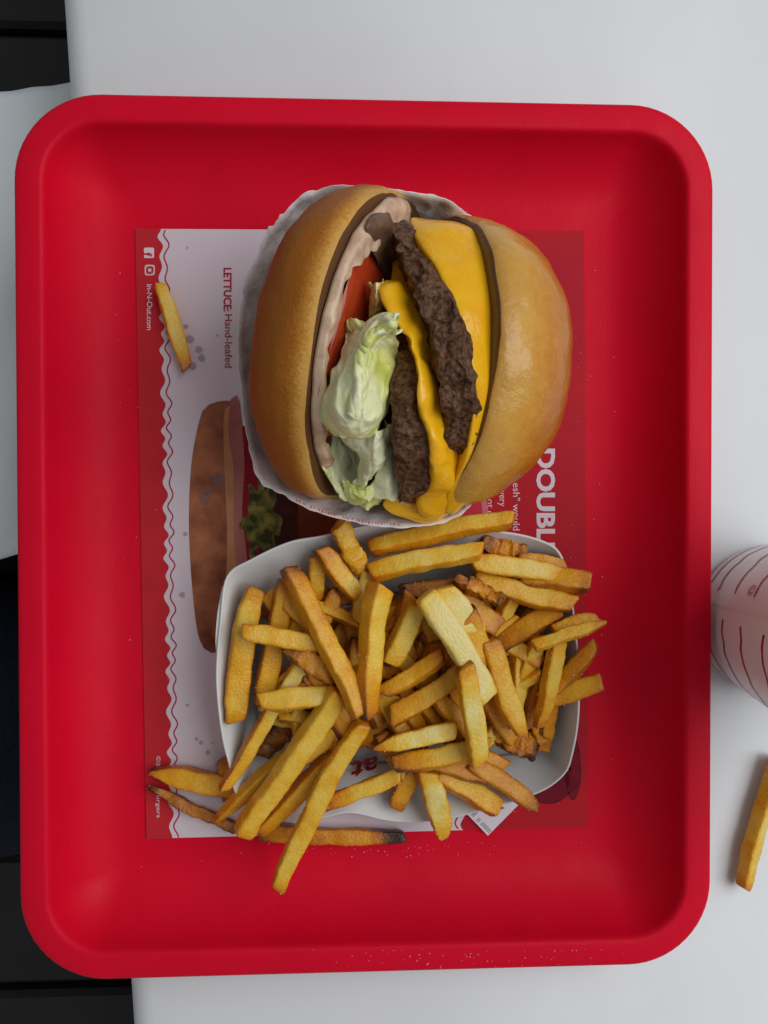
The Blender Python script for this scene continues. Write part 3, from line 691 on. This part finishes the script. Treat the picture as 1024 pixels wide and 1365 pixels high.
# ------------------------------------------------------------------ fries
def fry(label, ax, ay, bx, by, w, za, zb, shade, roll=0, tA=1.0, tB=1.0, bend=0.0, hr=0.85, tipA=0.0, tipB=0.0, crisp=0.0, group='fries heaped in the paper boat', seed=None, sag=0.0):
    """one fry from pixel A to pixel B; w in pixels, heights in mm; shade 0 pale .. 1 burnt"""
    fry.n += 1; sd = fry.n * 3.7 if seed is None else seed
    rr = random.Random(fry.n)
    A, B = P(ax, ay, za / 1000), P(bx, by, zb / 1000)
    mid = (A + B) / 2
    W_ = w * (CAMC.z - mid.z) / F
    W_ *= 0.90 / (abs(math.cos(math.radians(roll))) + hr * abs(math.sin(math.radians(roll))))
    if bend == 0: bend = rr.uniform(-0.028, 0.028)
    if tA == 1.0: tA = rr.uniform(0.78, 1.0)
    if tB == 1.0: tB = rr.uniform(0.78, 1.0)
    ax_ = (B - A); L_ = ax_.length; ax_ = ax_.normalized()
    sd_ = ax_.cross(Vector((0, 0, 1))).normalized(); up_ = sd_.cross(ax_).normalized()
    nl, nc = max(26, int(L_ / 0.0016)), 24
    slA, slB = rr.uniform(-0.6, 0.6), rr.uniform(-0.6, 0.6)
    face_shade = [rr.uniform(0.05, 0.24), rr.uniform(0.05, 0.24), rr.uniform(-0.09, 0.03), rr.uniform(0.10, 0.25)]; g1 = rr.uniform(-0.16, 0.16); shade += rr.uniform(-0.02, 0.12)  # face shading put into the colour: top paler, sides and underside darker
    V_, br = [], []
    cs = []
    for j in range(nc):
        a = 2 * math.pi * (j + 0.5) / nc
        c_, s_ = math.cos(a), math.sin(a)
        cs.append((math.copysign(abs(c_) ** 0.32, c_), math.copysign(abs(s_) ** 0.32, s_)))
    ss = [0.0, 0.006, 0.02] + list(np.linspace(0.045, 0.955, nl)) + [0.98, 0.994, 1.0]
    es = [0.74, 0.90, 0.97] + [1.0] * nl + [0.97, 0.90, 0.74]
    for s, e in zip(ss, es):
        tw = 1.0
        if tA < 1: k = min(1, s / 0.40); tw *= tA + (1 - tA) * math.sin(k * math.pi / 2)
        if tB < 1: k = min(1, (1 - s) / 0.40); tw *= tB + (1 - tB) * math.sin(k * math.pi / 2)
        tw *= 1 + 0.12 * nz((s * L_ * 45, sd, 0), 1.0, sd) + 0.05 * nz((s * L_ * 190, sd, 3), 1.0, sd)
        ro = math.radians(roll + 10 * nz((s * 2, sd, 1), 1.0, sd))
        cb = 4 * s * (1 - s)
        cen = A.lerp(B, s) + sd_ * (bend * L_ * cb) + up_ * (sag * L_ * cb) + sd_ * (0.02 * L_ * nz((s * 2.5, sd, 4), 1.0, sd))
        for (x, y) in cs:
            lx, ly = x * W_ / 2 * tw * e, y * W_ * hr / 2 * (0.5 + 0.5 * tw) * e
            X, Y = lx * math.cos(ro) - ly * math.sin(ro), lx * math.sin(ro) + ly * math.cos(ro)
            sh = (slA * (1 - s) ** 6 + slB * s ** 6) * lx
            q = cen + sd_ * X + up_ * Y + ax_ * sh
            am = 0.00050 + 0.0015 * crisp
            q = q + noise.noise_vector(q * (170 + 190 * min(1, crisp)) + Vector((sd, 0, 0))) * am * 0.8 + noise.noise_vector(q * 620) * am * 0.5
            V_.append(q)
            corner = (abs(x) * abs(y)) ** 2.5
            en = max(0, 1 - s * L_ / 0.006) * 0.20 + max(0, 1 - (1 - s) * L_ / 0.006) * 0.20
            en += tipA * max(0, 1 - s * L_ / 0.016) + tipB * max(0, 1 - (1 - s) * L_ / 0.016)
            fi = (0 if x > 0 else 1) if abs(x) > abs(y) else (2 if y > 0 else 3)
            br.append(shade + face_shade[fi] * min(1, 4 * abs(abs(x) - abs(y))) + g1 * (s - 0.5) + 0.19 * (corner - 0.2) + en + 0.13 * fbm(q, 75, sd) + 0.20 * crisp * fbm(q, 260, sd))  # real browning together with the painted face shading
    n_ = len(ss)
    f_ = [q[::-1] for q in grid_faces(n_, nc, True)]
    c0 = len(V_); V_.append(sum((V_[k] for k in range(nc)), Vector()) / nc); br.append(shade + 0.2 + tipA)
    c1 = len(V_); V_.append(sum((V_[(n_ - 1) * nc + k] for k in range(nc)), Vector()) / nc); br.append(shade + 0.2 + tipB)
    for j in range(nc):
        f_.append((c0, j, (j + 1) % nc)); b0 = (n_ - 1) * nc
        f_.append((c1, b0 + (j + 1) % nc, b0 + j))
    org = Vector((mid.x, mid.y, min(A.z, B.z) - W_ / 2))
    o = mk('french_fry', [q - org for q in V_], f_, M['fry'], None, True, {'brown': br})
    o.location = org
    tag(o, label, 'french fry', group)
    for k in range(rr.randint(14, 34)):
        SALT.append(org + o.data.vertices[rr.randrange(nc, (n_ - 1) * nc)].co)
    return o
fry.n = 0
SALT = []
D = dict
FR = [
 # top of the heap
 ('long straight golden fry slanting across the left of the heap', 384, 757, 481, 953, 38, 40, 45, 0.26, D(roll=28, tipA=0.18, tipB=0.12)),
 ('upright two-faced fry ending beside the long slanting one', 507, 781, 490, 955, 44, 45, 44, 0.22, D(roll=40, tipB=0.38)),
 ('broad palest fry slanting through the middle of the heap', 566, 792, 652, 930, 40, 50, 49, -0.14, D(roll=8)),
 ('pale short fry tucked along the top of the palest fry', 592, 782, 632, 842, 36, 45, 43, -0.02, D(roll=5)),
 ('pale upright fry with an orange top end crossing the palest one', 619, 886, 640, 1014, 33, 54, 46, 0.13, D(roll=6, tipA=0.26, tA=0.85)),
 ('golden fry tapering downward right of the palest fry', 650, 852, 697, 982, 37, 42, 40, 0.24, D(roll=12, tB=0.45, tipB=0.12, tipA=0.15)),
 ('golden fry lying topmost along the boat edge nearest the burger', 492, 731, 684, 692, 37, 37, 42, 0.34, D(roll=35, tB=0.75)),
 ('pale fry lying parallel below the fry nearest the burger', 493, 763, 644, 735, 37, 39, 41, 0.22, D(roll=30, tipA=0.12)),
 ('golden fry pointing right just below the pale parallel fry', 628, 748, 743, 766, 34, 38, 36, 0.30, D(roll=10)),
 ('golden fry reaching for the right rim below the upper pair', 632, 772, 764, 808, 38, 35, 36, 0.32, D(roll=20, tA=0.7)),
 ('wedge-tipped orange fry poking over the upper right rim', 690, 770, 786, 778, 42, 34, 37, 0.42, D(roll=30, tB=0.9)),
 ('slim pale-sided fry pointing far out over the right rim', 711, 861, 808, 831, 25, 43, 41, 0.22, D(roll=35, tB=0.2, tipB=0.15)),
 ('orange-backed fry behind the slim pointed one', 738, 842, 797, 824, 30, 37, 38, 0.46, D(roll=20, tB=0.5)),
 ('narrow fry tapering straight down by the right wall', 745, 850, 717, 968, 29, 38, 33, 0.20, D(roll=20, tB=0.45, tipB=0.25)),
 ('fry with rounded tip sticking out below the slim pointed one', 722, 930, 794, 858, 32, 30, 36, 0.34, D(roll=30, tB=0.7)),
 ('stubby orange round-ended fry sticking out lowest at right rim', 716, 935, 803, 909, 36, 26, 33, 0.44, D(roll=15, tB=0.85)),
 ('brown-topped fry beneath the slim pointed fry', 664, 862, 742, 812, 40, 30, 33, 0.52, D(roll=25)),
 ('crisp brown fragment above the palest fry', 607, 771, 668, 802, 25, 40, 38, 0.54, D(roll=20, crisp=1.0)),
 ('thick dark golden fry under the crisp brown fragment', 600, 790, 662, 838, 44, 33, 32, 0.50, D(roll=15, crisp=0.3)),
 ('fry with an orange cap beside the palest fry', 622, 818, 651, 884, 35, 44, 40, 0.24, D(roll=5, tipA=0.10)),
 ('pale fry slanting down-left from the palest fry', 556, 806, 520, 884, 38, 38, 36, 0.16, D(roll=15, tB=0.8)),
 ('crumb-ended fry pointing right under the upright two-faced fry', 508, 924, 591, 872, 34, 39, 40, 0.28, D(roll=30, tipB=0.25)),
 ('golden brown fry in the middle below the crumb-ended one', 522, 957, 618, 893, 37, 38, 36, 0.40, D(roll=20, tipA=0.12)),
 ('golden fry slanting down-right behind the pale upright fry', 578, 922, 640, 992, 34, 36, 34, 0.38, D(roll=20, tA=0.6)),
 ('sharp-pointed fry with a brown tip in the lower middle', 497, 998, 608, 974, 30, 41, 40, 0.20, D(roll=10, tA=0.15, tipA=0.40)),
 ('fry with browned cut end below the sharp-pointed one', 524, 1019, 652, 994, 38, 37, 38, 0.27, D(roll=25, tipA=0.38)),
 ('pale fry with a dark tip lying over the front wall', 426, 1073, 535, 1031, 29, 28, 30, 0.19, D(roll=15, tipA=0.45)),
 ('longest fry hanging over the front edge onto the tray', 482, 962, 370, 1184, 32, 36, 24, 0.22, D(roll=10, tipB=0.10, bend=0.02)),
 ('thick golden fry reaching toward the lower left corner', 452, 922, 324, 1112, 40, 38, 26, 0.22, D(roll=25, tipB=0.05)),
 ('pale fry end poking left from under the long slanting fry', 322, 841, 432, 860, 33, 40, 37, 0.19, D(roll=15)),
 ('rough deep orange fry below the pale left-pointing one', 380, 862, 446, 902, 36, 36, 34, 0.52, D(roll=10, crisp=0.5, tA=0.55)),
 ('thick fry standing along the left wall', 341, 784, 313, 960, 40, 30, 27, 0.30, D(roll=12, bend=0.03)),
 ('second fry in from the left wall', 382, 776, 350, 936, 34, 30, 24, 0.34, D(roll=12)),
 ('short pale fry glimpsed beneath the rough orange one', 410, 872, 374, 936, 27, 30, 30, 0.10, D(roll=10)),
 ('cream-faced fry lying level at the left middle', 346, 936, 452, 926, 38, 36, 34, 0.15, D(roll=25, tA=0.7)),
 ('thin split fry leaning over the lower left corner', 384, 908, 298, 1052, 26, 27, 24, 0.28, D(roll=20, tipB=0.1, tB=0.7)),
 ('dark brown crisp fry deep at lower left', 398, 952, 348, 1004, 34, 17, 14, 0.76, D(roll=10, crisp=0.9)),
 ('fry with sharp orange end at the lower left', 408, 988, 287, 1094, 30, 25, 17, 0.26, D(roll=35, tB=0.25, tipB=0.2)),
 ('golden fry behind the thick one at lower left', 485, 940, 388, 1018, 30, 29, 25, 0.30, D(roll=15)),
 ('golden fry beside the longest overhanging fry', 466, 988, 345, 1108, 36, 26, 17, 0.30, D(roll=25, tB=0.8, tipB=0.1)),
 ('crumbly pale fry sticking up past the rim toward the wrapper', 450, 698, 482, 760, 36, 40, 35, 0.24, D(roll=10, crisp=0.5)),
 ('fry with an orange shoulder beside the crumbly one', 427, 730, 476, 794, 36, 38, 34, 0.32, D(roll=20, tipA=0.18)),
 ('short fry just inside the upper left rim', 422, 742, 420, 800, 30, 33, 28, 0.34, D(roll=15)),
 ('square-cut brown fry end in the upper left hollow', 432, 798, 480, 794, 28, 26, 24, 0.52, D(roll=5)),
 ('pale fry below the left end of the parallel pair', 492, 760, 478, 828, 34, 34, 31, 0.22, D(roll=10)),
 ('small yellow fry end in the hollow by the upright fry', 466, 816, 478, 868, 30, 24, 22, 0.30, D(roll=15, tA=0.8)),
 ('golden fry sunk beside the long slanting fry', 476, 850, 462, 936, 30, 26, 24, 0.40, D(roll=15)),
 ('yellow stub showing below the front fries', 552, 1024, 526, 1074, 33, 22, 17, 0.34, D(roll=10, tB=0.8)),
 ('pale misshapen fry with a brown-spotted end over the front edge', 568, 1026, 590, 1114, 36, 28, 22, 0.10, D(roll=5, tB=0.5, crisp=0.35, tipB=0.18)),
 ('blunt golden wedge fry at the front right of the heap', 584, 1030, 664, 1077, 40, 25, 22, 0.36, D(roll=25)),
 ('orange fry tapering out over the front right wall', 628, 1016, 715, 1076, 34, 28, 25, 0.44, D(roll=20, tB=0.55)),
 ('crisp reddish-brown chunk at the right floor of the boat', 652, 962, 712, 1002, 44, 25, 18, 0.55, D(roll=15, crisp=1.2, tB=0.7)),
 ('orange fry mostly hidden behind the tapering golden one', 640, 918, 684, 984, 36, 30, 28, 0.46, D(roll=15)),
 ('dark orange fry between the tapering and narrow fries', 735, 862, 704, 968, 32, 29, 24, 0.50, D(roll=20)),
 ('pale-ended fry beside the tapering golden one', 720, 848, 690, 914, 32, 33, 28, 0.28, D(roll=15)),
 ('crisp reddish fry tip against the upper right wall', 640, 722, 700, 738, 32, 30, 28, 0.58, D(roll=10, crisp=1.0)),
 ('flat golden fry edge beside the upper right wall', 690, 744, 752, 752, 22, 33, 32, 0.36, D(roll=10)),
 ('dark brown fry in the gap under the pale parallel fry', 535, 788, 624, 778, 28, 31, 31, 0.66, D(roll=10)),
 ('orange fry in the gap between upright and pale fries', 548, 790, 530, 852, 30, 33, 30, 0.48, D(roll=10)),
 ('dull orange fry under the palest fry', 588, 852, 566, 922, 40, 31, 28, 0.54, D(roll=10)),
 ('fry under the sharp-pointed one, pointing at the red print', 506, 975, 548, 1042, 30, 26, 20, 0.40, D(roll=15)),
 ('amber fry beneath the fry with the browned cut end', 556, 1004, 652, 1034, 32, 28, 26, 0.42, D(roll=20)),
 ('golden fry sunk left of the crisp reddish-brown chunk', 598, 986, 670, 1022, 32, 27, 23, 0.36, D(roll=10)),
 ('short amber fry leaning on the right wall above the crispy foot', 736, 905, 727, 982, 28, 24, 18, 0.42, D(roll=20)),
 ('slim fry under the longest overhanging fry', 448, 985, 402, 1062, 27, 22, 18, 0.30, D(roll=20)),
 ('brown crispy fry foot at the right floor', 712, 950, 722, 1000, 32, 17, 14, 0.54, D(roll=10, crisp=0.6)),
]
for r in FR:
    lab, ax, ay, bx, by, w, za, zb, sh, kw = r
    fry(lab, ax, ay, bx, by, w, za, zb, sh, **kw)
rs = random.Random(11)
for k in range(100):                                  # the bottom of the heap
    x, y = rs.uniform(375, 700), rs.uniform(790, 985); a = rs.uniform(0, math.pi); L_ = rs.uniform(35, 62)
    lv = 9 if k < 24 else 17 if k < 46 else 24 if k < 74 else 29
    x = min(max(x, 350 + L_ * abs(math.cos(a))), 722 - L_ * abs(math.cos(a))); y = min(max(y, 790 + L_ * abs(math.sin(a))), 1000 - L_ * abs(math.sin(a)))
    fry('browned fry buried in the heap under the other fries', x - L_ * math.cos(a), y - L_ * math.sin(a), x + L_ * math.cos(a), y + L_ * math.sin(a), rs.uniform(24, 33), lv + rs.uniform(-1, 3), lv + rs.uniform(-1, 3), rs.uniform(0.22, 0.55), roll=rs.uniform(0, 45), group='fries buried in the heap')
GL = {62: 'brown fry sunk below the meeting ends of the two long upper fries',
      53: 'fry lying under the sharp-pointed fry in the lower middle',
      50: 'fry hidden beneath the cream-faced level fry',
      72: 'fry sunk between the cream-faced fry and the dark brown crisp one',
      55: 'fry in the hollow above the crumb-ended fry',
      73: 'fry sunk between the second left-wall fry and the long slanting one',
      26: 'fry deep in the hollow right of the long slanting fry',
      64: 'sunken fry in the gap just left of the palest fry',
      54: 'fry sunk beside the tip of the tapering golden fry',
      19: 'fry deep under the brown-topped fry by the right wall',
      68: 'fry in the narrow gap between the tops of the two left-wall fries',
      99: 'fry lying across the hollow between the long slanting fry and the upright one',
      97: 'fry sunk under the lower end of the long slanting fry, right of the cream-faced one',
      83: 'upper of the sunken fries between the tapering golden fry and the narrow one',
      98: 'short fry beneath the square-cut brown end in the upper left hollow',
      85: 'fry crossing under the top of the long slanting fry',
      82: 'middle of the sunken fries between the tapering golden fry and the narrow one',
      78: 'lowest of the sunken fries between the tapering golden fry and the narrow one',
      86: 'fry end peeping out between the cream-faced fry and the thick golden one',
      96: 'fry running under the left edge of the palest fry',
      90: 'fry below the golden brown middle fry, behind the sharp-pointed one',
      80: 'fry under the left end of the golden brown middle fry',
      79: 'fry beneath the brown-topped fry, beside the crisp brown fragment',
      75: 'fry just right of the browned end of the upright two-faced fry',
      88: 'fry sandwiched between the crumb-ended fry and the golden brown one',
      81: 'fry glimpsed left of the pale upright fry with the orange top',
      94: 'fry below the crumb-ended fry, touching the upright two-faced one',
      92: 'fry in the gap between the orange-capped fry and the brown-topped one',
      74: 'fry in the dark notch under the tip of the long slanting fry',
      87: 'fry showing just right of the middle of the upright two-faced fry'}
buried = [o for o in COL.objects if o.get('group') == 'fries buried in the heap']
for k, lab in GL.items(): buried[k]['label'] = lab
G2 = 'loose fries outside the boat'
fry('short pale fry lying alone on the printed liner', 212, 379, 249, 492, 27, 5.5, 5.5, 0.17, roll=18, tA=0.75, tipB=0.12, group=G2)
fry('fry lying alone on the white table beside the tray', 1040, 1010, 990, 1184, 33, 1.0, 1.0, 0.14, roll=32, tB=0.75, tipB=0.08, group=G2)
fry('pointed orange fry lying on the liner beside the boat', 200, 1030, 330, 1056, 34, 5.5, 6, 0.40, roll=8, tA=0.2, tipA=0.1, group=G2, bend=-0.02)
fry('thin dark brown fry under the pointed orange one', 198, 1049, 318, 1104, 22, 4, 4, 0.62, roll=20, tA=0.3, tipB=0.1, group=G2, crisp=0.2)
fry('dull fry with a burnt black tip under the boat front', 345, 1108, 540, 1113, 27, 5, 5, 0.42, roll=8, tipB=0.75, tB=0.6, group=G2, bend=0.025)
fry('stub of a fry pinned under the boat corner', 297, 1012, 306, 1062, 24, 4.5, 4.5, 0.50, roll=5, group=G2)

# ------------------------------------------------------------------ cup
ZC = Z_TABLE
cc = P(1022, 823, ZC)
cup = empty('paper_cup', (cc.x, cc.y, ZC))
tag(cup, 'white paper cup with wavy red print standing beyond the tray', 'cup')
RB_, RT_, HC_ = 0.0325, 0.0455, 0.125
def cup_pt(h, az, off=0.0):
    r = RB_ + (RT_ - RB_) * h / HC_ + off
    return Vector((cc.x + r * math.cos(az), cc.y + r * math.sin(az), ZC + h))
V_ = []; nv = 96
cprof = [(0.0, -0.0015), (0.0008, -0.0003), (0.003, 0.0)] + [(HC_ * k / 12, 0) for k in range(1, 13)] + [(HC_ + 0.0015, 0.0015), (HC_ + 0.003, 0.0008), (HC_ + 0.002, -0.0006), (HC_ * 0.9, -0.0008), (HC_ * 0.5, -0.0008), (0.006, -0.0008)]
for h, off in cprof:
    for j in range(nv): V_.append(cup_pt(h, 2 * math.pi * j / nv, off))
f_ = grid_faces(len(cprof), nv, True)
c = len(V_); V_.append(Vector((cc.x, cc.y, ZC + 0.005))); b0 = (len(cprof) - 1) * nv
for j in range(nv): f_.append((c, b0 + (j + 1) % nv, b0 + j))
c = len(V_); V_.append(Vector((cc.x, cc.y, ZC + 0.001)))
for j in range(nv): f_.append((c, (j + 1) % nv, j))
mk('cup_wall', [q - Vector((0, 0, 0)) for q in V_], f_, M['cup'], cup)
ip = Vector((CAMC.x, CAMC.y, 0)) - cc
AZ = math.atan2(ip.y, ip.x)
def cup_line(name, h0, a0, a1, w, amp, m, dh=0.0, seed=0):
    n_ = 90; V_ = []
    for k in range(n_):
        t = k / (n_ - 1); az = AZ + math.radians(a0 + (a1 - a0) * t)
        h = h0 + dh * t + amp * (math.sin(t * 38 + seed) + 0.6 * math.sin(t * 61 + seed * 2)) * 0.5
        ww = w * (1 + 0.35 * nz((t * 30, seed, 0), 1.0, seed))
        V_ += [cup_pt(h - ww / 2, az, 0.00015), cup_pt(h + ww / 2, az, 0.00015)]
    mk(name, V_, [(2 * k, 2 * k + 2, 2 * k + 3, 2 * k + 1) for k in range(n_ - 1)], m, cup, False)
cred = mat('cup_red_ink', (0.42, 0.012, 0.035), 0.35, 0.4)
for k, h in enumerate((0.019, 0.037, 0.056, 0.076, 0.096)):
    cup_line('wavy_line', h, -9, -125, 0.0015, 0.0009, cred, seed=k * 1.3)
    cup_line('wavy_line', h - 0.004, 9, 125, 0.0015, 0.0009, cred, seed=k * 2.1 + 1)
cup_line('base_line', 0.008, -14, -150, 0.0013, 0.0, cred)
V_ = []
for h in np.linspace(0.002, HC_ - 0.002, 14):
    V_ += [cup_pt(h, AZ + 0.012, 0.0001), cup_pt(h, AZ + 0.012, 0.0004), cup_pt(h, AZ - 0.006, 0.0004), cup_pt(h, AZ - 0.006, 0.0001)]
mk('seam', V_, grid_faces(14, 4), M['cup'], cup, False)
V0, f0 = text_pts('©')
out = []
for q in V0:
    out.append(cup_pt(0.0485 + q[0] * 0.007, AZ + math.radians(-13) - (q[1] - 0.35) * -0.006 / 0.036, 0.0002))
mk('printed_mark', out, f0, cred, cup, False)

# ------------------------------------------------------------------ salt grains on the tray
rs = random.Random(5)
V_, f_ = [], []
def grain(q, s):
    b_ = len(V_); a = rs.uniform(0, 3.14)
    for z in (0, 1):
        for k in range(4):
            V_.append((q.x + s * math.cos(a + k * math.pi / 2), q.y + s * math.sin(a + k * math.pi / 2), q.z + z * s * 1.4))
    f_.extend([(b_ + 3, b_ + 2, b_ + 1, b_), (b_ + 4, b_ + 5, b_ + 6, b_ + 7)] + [(b_ + k, b_ + (k + 1) % 4, b_ + 4 + (k + 1) % 4, b_ + 4 + k) for k in range(4)])
for k in range(240):
    x, y = rs.gauss(530, 110), rs.gauss(1155, 28)
    if y < 1122 or y > 1225: continue
    grain(P(x, y, 0.0001), rs.choice((0.00009, 0.00011, 0.00014, 0.0002)))
for k in range(70):
    x, y = rs.gauss(640, 130), rs.uniform(1264, 1290)
    if x > 840 or x < 200: continue
    grain(P(x, y, 0.0235), rs.choice((0.00008, 0.00010, 0.00012, 0.00018)))
for k in range(170):
    x, y = rs.uniform(110, 880), rs.uniform(180, 1230)
    if 185 < x < 780 and 300 < y < 1120: continue
    grain(P(x, y, 0.0008), rs.choice((0.00010, 0.00014, 0.0002)))
for k in range(160):
    x, y = rs.uniform(205, 780), rs.uniform(310, 1100)
    grain(P(x, y, 0.0013), rs.choice((0.00010, 0.00014)))
for q in SALT: grain(q, rs.choice((0.00009, 0.00012, 0.00015, 0.0002)))
salt = mk('salt_grains', V_, f_, M['salt'], None, False)
tag(salt, 'white salt grains scattered over the fries and the red tray', 'salt', kind='stuff')
